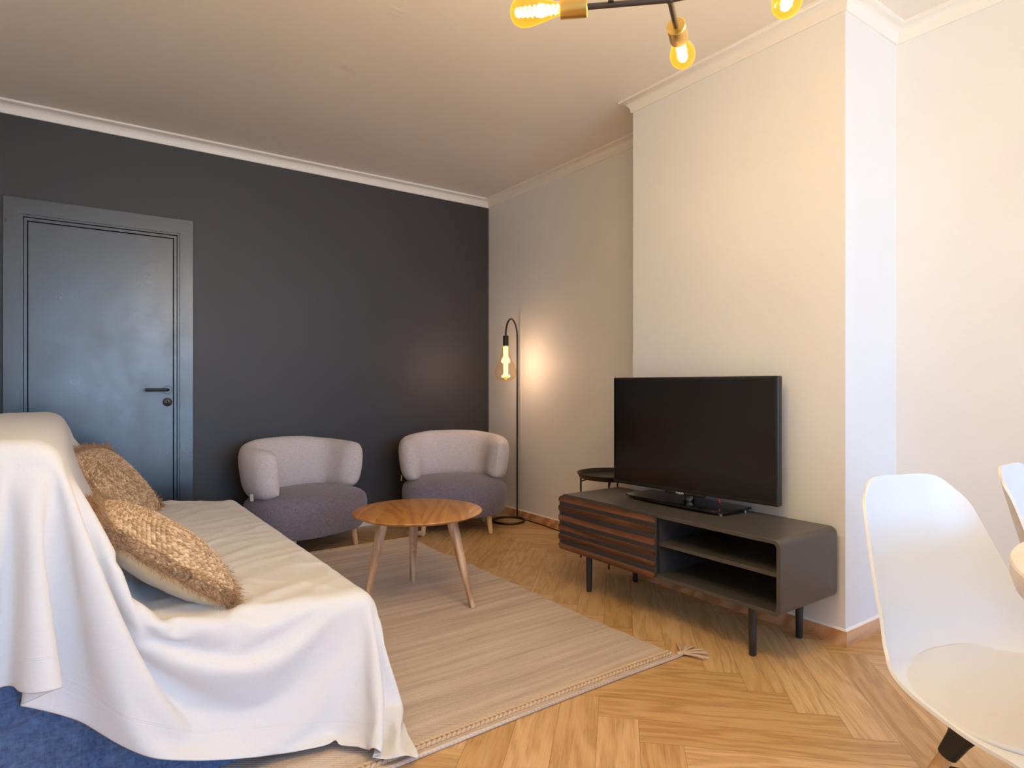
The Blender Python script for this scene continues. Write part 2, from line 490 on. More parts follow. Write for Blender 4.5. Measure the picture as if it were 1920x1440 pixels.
window('window_1', 'wide white framed window behind the viewpoint', ((WX0+WX1)/2, YF-.05, WZ0), 0, (WX1-WX0)/2, WZ1-WZ0)

# cornice, one mitred run with a cove profile (d = distance from the wall)
cove = [(-.01, HC+.002), (-.01, HC-.066), (.007, HC-.066), (.011, HC-.058)]
cove += [(.011+.037*(1-math.cos(a)), HC-.058+.042*math.sin(a)) for a in [k*PI/2/8 for k in range(1, 9)]]
cove += [(.054, HC-.014), (.058, HC-.010), (.058, HC+.002)]
path = [(XR2, YF), (XR2, CY0), (CX, CY0), (CX, CY1), (XR, CY1), (XR, YB), (XL, YB), (XL, YF), (XR2-.001, YF)]
V, F = sweep(path, cove)
struct(fixn(mesh('trim_1', V, F, M['trim'], angle=35)))
# oak baseboards and their white bead of caulk
bb = [(-.005, 0), (.012, 0), (.012, .061), (.0105, .063), (-.005, .063)]
pathb = [(XR2, YF), (XR2, CY0), (CX, CY0), (CX, CY1), (XR, CY1), (XR, YB-.013)]
V, F = sweep(pathb, bb); struct(fixn(mesh('baseboard_right', V, F, M['base'], smooth=False)))
V, F = sweep(pathb, [(-.003, .063), (.0095, .063), (.0035, .0685), (-.003, .071)]); struct(fixn(mesh('trim_2', V, F, M['trim'], smooth=False)))
V, F = sweep([(XR, YB), (DX1+.076, YB)], bb); struct(fixn(mesh('baseboard_back', V, F, M['trim'], smooth=False)))
V, F = sweep([(DX0-.076, YB), (XL, YB), (XL, YF)], bb); struct(fixn(mesh('baseboard_left', V, F, M['trim'], smooth=False)))

# door in the dark wall
door = struct(thing('door_1', 'charcoal painted door in the dark wall behind the sofa', 'door', ((DX0+DX1)/2, YB, 0)))
hw = (DX1-DX0)/2
def frame_mitred(w0, w1, h0, h1, y0, y1):
    """three-sided mitred frame between inner (w0,h0) and outer (w1,h1)"""
    V = []
    for y in (y0, y1):
        V += [(-w1,y,0),(-w1,y,h1),(w1,y,h1),(w1,y,0),(-w0,y,0),(-w0,y,h0),(w0,y,h0),(w0,y,0)]
    F = []
    for q in ((0,1,5,4),(1,2,6,5),(2,3,7,6)): F += [q, tuple(i+8 for i in reversed(q))]
    for a, b in ((0,1),(1,2),(2,3),(4,5),(5,6),(6,7),(0,4),(3,7)): F.append((a, b, b+8, a+8))
    return V, F
bmf = bmesh.new()
def add_bm(bm, V, F):
    vs = [bm.verts.new(v) for v in V]
    for f in F: bm.faces.new([vs[i] for i in f])
add_bm(bmf, *frame_mitred(hw-.004, hw+.072, DH-.004, DH+.086, -.020, .002))
bmesh.ops.recalc_face_normals(bmf, faces=bmf.faces)
bmesh.ops.bevel(bmf, geom=[e for e in bmf.edges], offset=.0015, segments=2, profile=.5, affect='EDGES')
bmobj('door_casing', bmf, M['door'], door, angle=30)
g = G(); g.add(*frame_mitred(hw-.016, hw-.0035, DH-.016, DH-.0035, -.010, .06))
g.add(*frame_mitred(hw-.034, hw-.019, DH-.034, DH-.019, .004, .06))
fixn(g.obj('door_frame', M['door'], door, smooth=False))
bmobj('door_leaf', rbox(-hw+.038, hw-.038, .010, .05, .006, DH-.038, .0025, 2), M['door'], door)
bmobj('door_backing', rbox(-hw+.0, hw-.0, .062, .10, .0, DH-.0, 0), M['lining'], door)
hx = .514-(DX0+DX1)/2; hz = 1.033
hd = G()
Rx = Matrix.Rotation(PI/2, 4, 'X')
hd.add(*lathe([(.0, .0), (.026, .0), (.026, .006), (.024, .008), (.0, .008)], 32), M=Matrix.Translation((hx, .010, hz)) @ Rx)
rose = fixn(hd.obj('door_rose', M['plate'], door))
lv = tube(spline([(hx, .008, hz), (hx, -.025, hz), (hx-.004, -.040, hz), (hx-.016, -.045, hz), (hx-.05, -.045, hz), (hx-.126, -.045, hz)], 24), .0095, 16)
mesh('door_handle', *lv, M['blackmetal'], door)
kp = G().add(*lathe([(.0, .0), (.027, .0), (.027, .005), (.024, .007), (.0, .007)], 32), M=Matrix.Translation((hx, .010, .955)) @ Rx)
kp = fixn(kp.obj('keyhole_plate', M['plate'], door))
G().box(hx-.004, hx+.004, .0025, .004, .955-.009, .955+.009).obj('keyhole', M['lining'], kp, smooth=False)

# ------------------------------------------------------------------ rug
RX0, RX1, RY0, RY1 = .26, 1.925, 1.60, 3.93
rug = thing('area_rug', 'large beige flatweave wool rug with braided ends on the oak floor', 'rug', ((RX0+RX1)/2, (RY0+RY1)/2, 0))
rw, rl = (RX1-RX0)/2, (RY1-RY0)/2
def rug_xy(s, t):
    x = s*rw; y = t*rl
    x += .006*math.sin(y*5+1)*abs(s)**6 + .004*math.sin(y*41)*abs(s)**30
    y += .012*math.sin(x*2.3+.6)*abs(t)**8
    if s > 0: x += .02*max(0, (-t-.9)/.1)*s**8*.5
    return x, y
rows = []
nu, nv = 120, 150
for i in range(nu+1):
    s = -1+2*i/nu
    row = []
    for j in range(nv+1):
        t = -1+2*j/nv
        x, y = rug_xy(s, t)
        z = .009+.0015*math.sin(x*7+y*3)*math.sin(y*6)
        row.append((x, y, z))
    rows.append(row)
V, F = grid(rows)
nb = len(V)
# thickness: skirt and underside
V2 = [(x, y, .0008) for x, y, z in V]
nvv = nv+1
ring = [i*nvv for i in range(nu+1)]+[nu*nvv+j for j in range(1, nvv)]+[i*nvv+nv for i in range(nu-1, -1, -1)]+[j for j in range(nv-1, 0, -1)]
F2 = [tuple(i+nb for i in reversed(f)) for f in F]
for a, b in zip(ring, ring[1:]+ring[:1]): F2.append((a, b, b+nb, a+nb))
fixn(mesh('rug_body', V+V2, F+F2, M['rug'], rug, angle=60))
for sgn in (-1, 1):
    # plaited band
    g = G(); N = 96
    for row_ in (-1, 1):
        for k in range(N):
            s = -.985+1.97*k/(N-1)
            x, y = rug_xy(s, sgn*(1-.036/rl)); y -= row_*.0080
            c = Vector((x, y, .0105)); d = Vector((.0125, row_*.0062, 0))
            rr = [.0016, .0056, .0066, .0054, .0014]
            g.add(*tube([c-d, c-d*.5+Vector((0,0,.001)), c+Vector((0,0,.0016)), c+d*.5+Vector((0,0,.001)), c+d], rr, 6))
    g.obj('braided_band', M['rugyarn'], rug)
    P = [rug_xy(-1+2*k/60, sgn*(1-.002/rl)) for k in range(61)]
    V, F = tube([(x, y+sgn*.001, .0068) for x, y in P], .0066, 10)
    mesh('rolled_hem', V, F, M['rug'], rug)
    for sx in (-1, 1):
        x, y = rug_xy(sx, sgn*.997)
        g = G()
        g.add(*tube([(x-sx*.01, y, .010), (x+sx*.006, y, .011), (x+sx*.016, y, .0105), (x+sx*.022, y, .010)], [.009, .0105, .0095, .0075], 10))
        up = (sx > 0 and sgn > 0)
        for k in range(13):
            a = (-1.25+2.1*(k+random.uniform(-.3,.3))/12)*1.0; L = random.uniform(.080, .108)
            if up: a += .9*sgn
            dx, dy = sx*math.cos(a), math.sin(a)
            lift = random.uniform(.0, .035) if up else random.uniform(.0, .010)
            bend = random.uniform(-.5, .5)
            pts = []
            for q in range(7):
                f = q/6
                pts.append((x+sx*.016+dx*L*f-dy*bend*.03*f*f, y+dy*L*f+dx*bend*.03*f*f, max(.0035, .0100-.006*f+lift*math.sin(f*2.2))))
            g.add(*tube(pts, [.0034]*6+[.0028], 6))
        g.obj('corner_tassel', M['rugyarn'], rug)

# ------------------------------------------------------------------ sofa and its sheet
SX0, SX1, SY0, SY1 = .02, .79, 1.86, 3.80
sofa = thing('sofa_bed', 'blue upholstered armless sofa under a pale cotton sheet', 'sofa', (0, SY0, 0))
L = SY1-SY0
def slab_from_profile(prof, y0, y1, r=.035, seg=4):
    bm = bmesh.new()
    a = [bm.verts.new((x, y0, z)) for x, z in prof]; b = [bm.verts.new((x, y1, z)) for x, z in prof]
    n = len(prof)
    bm.faces.new(a); bm.faces.new(list(reversed(b)))
    for i in range(n): bm.faces.new((a[i], b[i], b[(i+1) % n], a[(i+1) % n]))
    bmesh.ops.recalc_face_normals(bm, faces=bm.faces)
    ends = [e for e in bm.edges if all(v in set(a) for v in e.verts) or all(v in set(b) for v in e.verts)]
    bmesh.ops.bevel(bm, geom=ends, offset=r, segments=seg, profile=.5, affect='EDGES', clamp_overlap=True)
    return bm
def arc(cx, cz, r, a0, a1, n=6): return [(cx+r*math.cos(a0+(a1-a0)*k/n), cz+r*math.sin(a0+(a1-a0)*k/n)) for k in range(n+1)]
seat_prof = [(.0, .20), (SX1-.01, .20)]+arc(SX1-.055, .345, .055, 0, PI/2)+[(.55, .412), (.30, .415), (.0, .40)]
bmobj('seat_mattress', slab_from_profile(seat_prof, 0, L), M['denim'], sofa)
back_prof = [(-.30, .12), (.10, .36), (.115, .44), (.04, .66), (-.02, .82)]+arc(-.085, .850, .068, .25, PI/2, 5)+arc(-.235, .850, .068, PI/2, 2.8, 5)+[(-.32, .60), (-.33, .30)]
bmobj('backrest', slab_from_profile(back_prof, 0.0, L, .04), M['denim'], sofa)
# gathered skirt that hides the base
pts = []
sk = [(-.20, .012), (SX1-.05, .012), (SX1-.05, L-.012), (-.20, L-.012)]
per = []
for i in range(4):
    a, b = Vector(sk[i]), Vector(sk[(i+1) % 4])
    m = max(2, int((b-a).length/.02))
    for k in range(m): per.append((a+(b-a)*k/m, (b-a).normalized()))
rows = []
for zi, z in enumerate((.012, .10, .18, .26, .34)):
    row = []
    for p, d in per:
        nrm = Vector((d.y, -d.x))
        w = .010*math.sin(p.x*21+p.y*17)*(1-z/.42)+.006*math.sin(p.x*43+1)*(1-z/.4)
        # one deep pleat on the near end
        w -= .035*math.exp(-((p.x-.055)/.012)**2)*(1 if p.y < .05 else 0)
        row.append((p.x+nrm.x*w, p.y+nrm.y*w, z))
    rows.append(row)
V, F = grid(rows, cv=True)
fixn(mesh('skirt', V, F, M['denim'], sofa))

def cover_profile():
    """front hem -> seat -> backrest -> down the back, as (x, z)"""
    p = [(.835, .045), (.825, .20), (.812, .33)]+arc(.745, .352, .068, .1, PI/2, 5)+[(.55, .428), (.30, .434), (.165, .455), (.118, .52), (.072, .64), (.012, .80)]+arc(-.085, .853, .084, .2, PI/2, 5)+arc(-.235, .853, .084, PI/2, 2.9, 5)+[(-.335, .62), (-.345, .42)]
    return p

def resample(p, step):
    P = [Vector((a, b)) for a, b in p]
    d = [0]
    for a, b in zip(P, P[1:]): d.append(d[-1]+(b-a).length)
    n = int(d[-1]/step)
    s = np.linspace(0, d[-1], n+1)
    return list(zip(np.interp(s, d, [a.x for a in P]), np.interp(s, d, [a.y for a in P])))

def make_cover():
    step = .021
    prof = resample(cover_profile(), step)
    y1 = SY1+.30
    ny = int((y1-SY0+.45)/step)
    rows = []; uv = []; pin = []
    for i, (x, z) in enumerate(prof):
        row = []
        y0 = SY0-interp(i/len(prof), [0, .25, .5, .75, 1], [.37, .40, .47, .55, .58])
        for j in range(ny+1):
            y = y0+(y1-y0)*j/ny
            zz = z+.003*mnoise.noise((x*9, y*9, 0))
            if SY0-.004 < y < SY0+.55 and (.10 < x < .34 and z < .56): pin.append(i*(ny+1)+j)
            row.append((x, y, zz)); uv.append((i*step, (y-y0)))
        rows.append(row)
    V, F = grid(rows)
    o = mesh('sofa_cover', V, F, M['sheet'], None, uv=uv, angle=180)
    # let it fall over stand-ins of the sofa's shape, then keep the settled shape
    helpers = []
    def collider(bm, thick=.006):
        me = bpy.data.meshes.new('c'); bmesh.ops.triangulate(bm, faces=bm.faces[:]); bmesh.ops.recalc_face_normals(bm, faces=bm.faces); bm.to_mesh(me); bm.free()
        c = bpy.data.objects.new('c', me); COL.objects.link(c); helpers.append(c)
        md = c.modifiers.new('Collision', 'COLLISION')
        c.collision.thickness_outer = thick; c.collision.thickness_inner = .05; c.collision.cloth_friction = 12
    solid = [(-.32, .012), (SX1-.04, .012), (SX1-.0, .20)]+arc(SX1-.055, .345, .055, 0, PI/2)+[(.55, .412), (.30, .415), (.125, .42), (.04, .66), (-.02, .82)]+arc(-.085, .850, .068, .25, PI/2, 5)+arc(-.235, .850, .068, PI/2, 2.8, 5)+[(-.32, .60)]
    collider(slab_from_profile(solid, SY0, SY1, .03, 3))
    collider(rbox(-3, 4, -1, 6, -.5, 0, 0), .012)
    collider(rbox(RX0, RX1, RY0, RY1, -.3, .010, 0), .012)
    vg = o.vertex_groups.new(name='pin'); vg.add(pin, 1.0, 'REPLACE')
    md = o.modifiers.new('Cloth', 'CLOTH')
    cs = md.settings
    cs.vertex_group_mass = 'pin'; cs.shrink_min = -.018
    cs.quality = 7; cs.mass = .22; cs.air_damping = 1.6
    cs.tension_stiffness = 22; cs.compression_stiffness = 12; cs.shear_stiffness = 8; cs.bending_stiffness = .35
    cs.tension_damping = 8; cs.compression_damping = 8; cs.shear_damping = 8; cs.bending_damping = .6
    md.collision_settings.collision_quality = 3
    md.collision_settings.distance_min = .006
    md.collision_settings.use_self_collision = True
    md.collision_settings.self_distance_min = .006
    md.point_cache.frame_start = 1; md.point_cache.frame_end = 70
    for fnum in range(1, 71):
        SC.frame_set(fnum)
    dg = bpy.context.evaluated_depsgraph_get()
    me = bpy.data.meshes.new_from_object(o.evaluated_get(dg))
    me.name = 'sofa_cover'
    o.modifiers.clear()
    o.data = me
    for c in helpers: bpy.data.objects.remove(c)
    SC.frame_set(1)
    # creases pressed into the part that lies on the seat
    me.update()
    nv = len(me.vertices)
    for v in me.vertices:
        up = max(0, v.normal.z if v.normal.z > 0 else -v.normal.z)
        m_ = sstep(.75, .97, up)*sstep(SY0-.05, SY0+.12, v.co.y)*sstep(.86, .74, v.co.x) if v.co.z < .56 else 0
        if m_ <= 0: continue
        x, y = v.co.x, v.co.y
        a = mnoise.noise((x*2.2+y*1.1, y*9-x*6, 1.3)); b = mnoise.noise((x*9+y*5, y*3.5-x*2, 7.7)); c = mnoise.noise((x*5, y*5, 3.1))
        r = (1-min(1, abs(a)*3.2))**2*.010+(1-min(1, abs(b)*3.6))**2*.006*max(0, .5+c)
        v.co.z += m_*r
    me.update()
    me.polygons.foreach_set('use_smooth', [True]*len(me.polygons))
    sd = o.modifiers.new('Thickness', 'SOLIDIFY'); sd.thickness = .0022; sd.offset = 1
    ss = o.modifiers.new('Smooth', 'SUBSURF'); ss.levels = 1; ss.render_levels = 1
    return o
cover = make_cover()
tag(cover, 'crumpled off-white cotton sheet thrown over the blue sofa', 'sofa cover')

# ------------------------------------------------------------------ cushions
def cushion(label, loc, rot, seed):
    rng = random.Random(seed)
    root = thing('throw_cushion', label, 'cushion', loc, 0, 'braided jute cushions on the sofa')
    root.rotation_euler = rot
    A = .215; T = .078
    def outline(u, v):
        k = 1-.055*(u*u*v*v)**2
        return A*u*(1+.065*(1-v*v))*k, A*v*(1+.065*(1-u*u))*k
    def bulge(u, v): return max(0, (1-abs(u)**2.4))**.62*max(0, (1-abs(v)**2.4))**.62
    N = 330
    lin = np.linspace(-1, 1, N+1)
    U, Vv = np.meshgrid(lin, lin, indexing='ij')
    Kc = 1-.055*(U*U*Vv*Vv)**2
    X = A*U*(1+.065*(1-Vv*Vv))*Kc; Y = A*Vv*(1+.065*(1-U*U))*Kc
    B = np.clip(1-np.abs(U)**2.4, 0, 1)**.62*np.clip(1-np.abs(Vv)**2.4, 0, 1)**.62
    pitch = .0165
    Rr = np.hypot(X, Y); TH_ = np.arctan2(Y, X)
    q = Rr/pitch-TH_/(2*PI); K = np.floor(q); f = q-K
    total = (q-f+.5)+TH_/(2*PI)             # turns travelled along the spiral
    arcl = PI*pitch*total**2+0*total        # length of plait laid so far
    arcl = PI*pitch*((K+.5)**2)+ (K+.5+TH_/(2*PI))*pitch*TH_
    side = np.where(f < .5, 0, 1)
    ff = np.abs(f-.5)*2                      # 0 on the plait's spine, 1 at its edge
    ph = arcl/.0175+side*.5-ff*.55           # slanted stitches, a V on the spine
    cell = np.floor(ph); pf = ph-cell
    st = np.sin(PI*np.clip(pf, 0, 1))**.7*np.sin(PI*np.clip(.08+.84*ff, 0, 1))**.6
    groove = np.sin(PI*np.clip(f, 0, 1))**.5
    H = .0020*groove+.0062*st
    H = np.where(Rr < .012, .006, H)
    Z = T*B+H*np.minimum(1, B*3)+.001
    tone = np.modf(np.abs(np.sin(K*12.9898+cell*78.233+side*37.719)*43758.5453))[0]
    tone = np.clip(.15+.55*st+.5*(tone-.5), 0, 1)  # shade painted into the gaps between stitches, crowns lighter, plus random strand tone
    P = np.stack([X, Y, Z], -1).reshape(-1, 3)
    idx = np.arange((N+1)*(N+1)).reshape(N+1, N+1)
    F = np.stack([idx[:-1,:-1], idx[1:,:-1], idx[1:,1:], idx[:-1,1:]], -1).reshape(-1, 4)
    o = mesh('braided_face', P, F.tolist(), M['jute'], root, angle=180)
    at_ = o.data.attributes.new('fibre_shade', 'FLOAT', 'POINT')
    at_.data.foreach_set('value', tone.astype(np.float32).ravel())
    N = 36; rows = []
    for i in range(N+1):
        row = []
        for j in range(N+1):
            u = -1+2*i/N; v = -1+2*j/N
            x, y = outline(u, v); b = bulge(u, v)
            w = .004*mnoise.noise((x*22+seed, y*22, 0))*b
            row.append((x, y, -.074*b+w))
        rows.append(list(reversed(row)))
    V, F = grid(rows)
    mesh('plain_back', V, F, M['cream'], root, angle=180)
    g = G()
    def strand(p, d, Ln, rad):
        d = d.normalized()
        bend = Vector((rng.uniform(-.5,.5), rng.uniform(-.5,.5), rng.uniform(-.4,.5)))
        pts = [p+d*Ln*f+bend*Ln*f*f*.7 for f in (0, .33, .66, 1)]
        g.add(*tube(pts, [rad, rad, rad*.9, rad*.45], 4, caps=False))
    for k in range(4200):
        s = rng.uniform(-1, 1); e = rng.randrange(4); off = rng.choice((0, 0, .008, .016, .024))
        u, v = ((s, -1), (s, 1), (-1, s), (1, s))[e]
        x, y = outline(u, v)
        n = Vector(((0,-1,0),(0,1,0),(-1,0,0),(1,0,0))[e])
        tng = Vector((-n.y, n.x, 0))
        p = Vector((x, y, 0))-n*off+Vector((0, 0, off*1.25+rng.uniform(0, .005)))
        d = n*.8+tng*rng.gauss(.35, .5)+Vector((0, 0, rng.uniform(-.45, .30)))
        strand(p, d, rng.uniform(.016, .038), rng.uniform(.0005, .0011))
    for cu in (-1, 1):
        for cv in (-1, 1):
            x, y = outline(cu, cv); n = Vector((cu, cv, .1)).normalized()
            for k in range(260):
                p = Vector((x, y, 0))-n*rng.uniform(0, .03)+Vector((rng.gauss(0,.008), rng.gauss(0,.008), rng.uniform(-.004, .012)))
                d = n+Vector((rng.gauss(0,.40), rng.gauss(0,.40), rng.gauss(0,.32)))
                strand(p, d, rng.uniform(.022, .044), rng.uniform(.0006, .0012))
    g.obj('fringe', M['jutefringe'], root, angle=180)
    return root
def orient(ax, ay):
    """Euler so that local x -> ax, local y -> ay (roughly), local z = normal"""
    x = Vector(ax).normalized(); z = x.cross(Vector(ay)).normalized(); y = z.cross(x)
    return Matrix((x, y, z)).transposed().to_euler()
k1 = cushion('near braided jute cushion with cream back, lying tilted against the sheet-covered backrest', (.228, 2.118, .560), orient((.785, 0, -.62), (.0, .995, .06)), 11)
k2 = dup(k1, 'far braided jute cushion leaning in the far corner of the covered sofa, by the door')
k2.location = (.180, 3.575, .570); k2.rotation_euler = orient((.575, -.287, -.766), (.447, .894, 0))

# ------------------------------------------------------------------ armchairs
def armchair(label, loc, rz):
    root = thing('armchair', label, 'armchair', loc, rz, 'low upholstered armchairs by the dark wall')
    # local frame: faces -y
    a, b, e = .385, .315, 2.6
    def sup(t, a, b, e):
        c, s = math.cos(t), math.sin(t)
        return a*math.copysign(abs(c)**(2/e), c), b*math.copysign(abs(s)**(2/e), s)
    prof = [(.0, .118), (.55, .118), (.80, .121), (.90, .130), (.955, .155), (.985, .20), (1.0, .25), (1.0, .29), (.985, .322), (.965, .338), (.955, .343), (.950, .3405), (.940, .346), (.90, .358), (.80, .374), (.6, .390), (.3, .400), (0, .402)]
    n = 72; rows = []
    for k, z in prof:
        row = []
        for i in range(n):
            t = 2*PI*i/n
            x, y = sup(t, a, b, e)
            row.append((x*k, y*k*.97-.01+.01*0, z))
        rows.append(row)
    V, F = grid(rows, cv=True)
    fixn(mesh('seat', V, F, M['seatfab'], root, angle=70))
    # wrap-around back cushion: section swept along a horseshoe
    m = 64
    ctr = []
    for i in range(m+1):
        s = -1+2*i/m
        t = PI/2-s*math.radians(118)
        x, y = sup(t, .325, .250, 2.7)
        ctr.append(Vector((x, y+.015)))
    rows = []; q = 26
    for i in range(m+1):
        s = -1+2*i/m
        tan = (ctr[min(i+1, m)]-ctr[max(i-1, 0)]).normalized()
        nrm = Vector((-tan.y, tan.x))      # outward
        as_ = abs(s)
        endf = math.sqrt(max(0, 1-(max(0, as_-.68)/.32)**2.3))
        th = .058*interp(as_, [0, .3, .6, .85, 1], [.92, .95, 1.15, 1.45, 1.45])*endf+.0035
        zt = interp(as_, [0, .2, .45, .7, .88, 1], [.712, .708, .690, .678, .668, .630])
        zb = interp(as_, [0, .4, .7, .85, 1], [.350, .352, .358, .362, .395])
        zc, hh = (zt+zb)/2, (zt-zb)/2
        row = []
        for k in range(q):
            t = 2*PI*k/q
            c, sn = math.cos(t), math.sin(t)
            dx = th*math.copysign(abs(c)**.8, c); dz = hh*math.copysign(abs(sn)**.72, sn)
            lean = .03*(dz/hh)*(1-.5*as_)
            seam = 0
            for sc in (-.36, .36):
                seam += .003*math.exp(-((s-sc)/.012)**2)
            p = ctr[i]+nrm*(dx*(1-seam/.06)+lean)
            row.append((p.x, p.y, zc+dz))
        rows.append(row)
    V, F = grid(rows, cv=True)
    F.append(tuple(range(q-1, -1, -1))); F.append(tuple(range(m*q, (m+1)*q)))
    back = fixn(mesh('backrest', V, F, M['backfab'], root, angle=80))
    bmt = rbox(-.012, .012, -.001, .001, -.022, .02, .0005, 1)
    tg = bmobj('care_label', bmt, M['tagwhite'], back); tg.location = (-.388, .0, .385); tg.rotation_euler = (.1, .15, PI/2+.3)
    for sx in (-1, 1):
        for sy in (-1, 1):
            x0, y0 = sx*.23, sy*.185
            V, F = tube([(x0, y0, .128), (x0+sx*.006, y0+sy*.006, .06), (x0+sx*.012, y0+sy*.012, .008), (x0+sx*.012, y0+sy*.012, .0)], [.0205, .0185, .0165, .014], 20)
            mesh('leg', V, F, M['beech'], root)
    return root
a1 = armchair('grey armchair nearest the door, left of the coffee table', (1.268, 4.10, 0), math.radians(19))
for ch in a1.children:
    if ch.name.startswith('leg') and ch.data.vertices[0].co.x < 0 and ch.data.vertices[0].co.y < 0: front_left = ch
a2 = dup(a1, 'grey armchair in the room corner beside the floor lamp, behind the coffee table')
a2.location = (2.34, 4.03, 0); a2.rotation_euler = (0, 0, math.radians(-25))

front_left.location.z = .0112      # this foot stands on the rug

# ------------------------------------------------------------------ coffee table
ct = thing('coffee_table', 'round oak coffee table on three splayed legs standing on the rug', 'coffee table', (1.405, 2.775, 0))
R = .315
prof = [(0, .424), (R-.055, .424), (R-.03, .428), (R-.004, .4395), (R, .443), (R-.002, .4465), (R-.006, .448), (0, .448)]
top = fixn(mesh('table_top', *lathe(prof, 96), M['oaktop'], ct, angle=30)); top.rotation_euler = (0, 0, math.radians(-32))
feet = [(1.562, 2.515), (1.502, 3.036), (1.125, 2.775)]
for fx, fy in feet:
    d = Vector((fx-1.405, fy-2.775)); r = d.length; d.normalize()
    z0 = .0105
    p0 = Vector((d.x*.185, d.y*.185, .426)); p1 = Vector((d.x*(r-.004), d.y*(r-.004), z0))
    rows = []
    lg = [p0+(p1-p0)*k/10 for k in range(11)]
    rad = [.0255-.0125*(k/10)**1.1 for k in range(11)]
    V, F = tube(lg, rad, 20)
    # slightly triangular section with soft arrises
    V2 = []
    for idx, vv in enumerate(V):
        c = lg[idx//20]; k = idx % 20; f = 1+.10*math.cos(3*2*PI*k/20)
        V2.append(tuple(c+(Vector(vv)-c)*f))
    V2 = [(x, y, max(z, .0105)) for x, y, z in V2]
    mesh('leg', V2, F, M['oakleg'], ct)
V, F = lathe([(0, .412), (.20, .412), (.21, .416), (.21, .4245), (0, .4245)], 48)
fixn(mesh('underframe', V, F, M['oaktop'], ct))

# ------------------------------------------------------------------ tv bench
BX0, BX1, BY0, BY1, BZ0, BZ1 = 2.140, 2.548, 1.303, 2.559, .200, .486
bench = thing('tv_bench', 'low grey media bench with a slatted walnut sliding door', 'tv bench', ((BX0+BX1)/2, (BY0+BY1)/2, 0))
bx, by = (BX1-BX0)/2, (BY1-BY0)/2
def rrect(y0, y1, z0, z1, r, n=7):
    out = []
    for cy, cz, a0 in ((y1-r, z1-r, 0), (y0+r, z1-r, PI/2), (y0+r, z0+r, PI), (y1-r, z0+r, 1.5*PI)):
        for k in range(n+1):
            a = a0+PI/2*k/n; out.append((cy+r*math.cos(a), cz+r*math.sin(a)))
    return out
th = .017
o_ = rrect(-by, by, BZ0, BZ1, .030); i_ = rrect(-by+th, by-th, BZ0+th, BZ1-th, .014)
ob = rrect(-by+.002, by-.002, BZ0+.002, BZ1-.002, .028)
rows = [[(bx-.012, y, z) for y, z in i_], [(-bx+.0015, y, z) for y, z in i_], [(-bx, y, z) for y, z in rrect(-by+th-.002, by-th+.002, BZ0+th-.002, BZ1-th+.002, .016)],
        [(-bx, y, z) for y, z in ob], [(-bx+.002, y, z) for y, z in o_], [(bx-.002, y, z) for y, z in o_], [(bx, y, z) for y, z in ob]]
V, F = grid(rows, cv=True); q = len(o_)
F.append(tuple(range(0, q))); F.append(tuple(range(6*q, 7*q)))
fixn(mesh('cabinet_body', V, F, M['bench'], bench, angle=30))
ymid = 1.905-(BY0+BY1)/2
g = G().box(-bx+.020, bx-.014, ymid-.009, ymid+.009, BZ0+th, BZ1-th)
g.obj('divider', M['doorback'], bench, smooth=False)
bmobj('shelf', rbox(-bx+.012, bx-.014, -by+th, ymid-.009, .344, .360, .001, 1), M['bench'], bench)
# sliding door: rounded panel in front, six walnut slats
dy0, dy1 = 1.892-(BY0+BY1)/2, by+.001
dz0, dz1 = BZ0-.003, BZ1-.006
dp = rrect(dy0, dy1, dz0, dz1, .026)
rows = [[(x, y, z) for y, z in dp] for x in (-bx-.003, -bx-.011)]
V, F = grid(rows, cv=True); q = len(dp)
F.append(tuple(range(q))); F.append(tuple(reversed(range(q, 2*q))))
dpanel = fixn(mesh('sliding_door', V, F, M['doorback'], bench, smooth=False))
ns = 6; hh = dz1-dz0; sh = .0272; gap = (hh-.006-ns*sh)/(ns-1)
for k in range(ns):
    z1 = dz1-.003-k*(sh+gap); z0 = z1-sh
    bmS = bmesh.new()
    if k in (0, ns-1):
        # outer slats follow the panel's rounded corners
        r = .022; pts = []
        yy0, yy1 = dy0+.003, dy1-.003
        if k == 0: pts = [(yy0, z0), (yy1, z0)]+[(yy1-r+r*math.cos(a), z1-r+r*math.sin(a)) for a in [PI/2*j/6 for j in range(7)]]+[(yy0+r-r*math.sin(a), z1-r+r*math.cos(a)) for a in [PI/2*j/6 for j in range(7)]]
        else: pts = [(yy1, z1), (yy0, z1)]+[(yy0+r-r*math.cos(a), z0+r-r*math.sin(a)) for a in [PI/2*j/6 for j in range(7)]]+[(yy1-r+r*math.sin(a), z0+r-r*math.cos(a)) for a in [PI/2*j/6 for j in range(7)]]
        A = [bmS.verts.new((-bx-.0105, y, z)) for y, z in pts]; B = [bmS.verts.new((-bx-.021, y, z)) for y, z in pts]
        bmS.faces.new(A); bmS.faces.new(list(reversed(B)))
        for i in range(len(pts)): bmS.faces.new((A[i], A[(i+1) % len(pts)], B[(i+1) % len(pts)], B[i]))
    else:
        bmS = rbox(-bx-.021, -bx-.0105, dy0+.003, dy1-.003, z0, z1, .0012, 2)
    bmobj('slat', bmS, M['walnut'], dpanel, angle=30)
# narrow upright rail at the outer end, behind the slats
G().box(-bx-.016, -bx-.0105, dy1-.030, dy1-.012, dz0+.02, dz1-.02).obj('door_rail', M['doorback'], dpanel, smooth=False)
for lx, ly in ((2.192, 1.452), (2.505, 1.440), (2.186, 2.390), (2.500, 2.366)):
    X, Y = lx-(BX0+BX1)/2, ly-(BY0+BY1)/2
    V, F = lathe([(0, .0), (.0115, .0), (.014, .004), (.0155, .10), (.017, BZ0+.001), (0, BZ0+.001)], 24)
    o = mesh('leg', V, F, M['benchleg'], bench); o.location = (X, Y, 0); fixn(o)

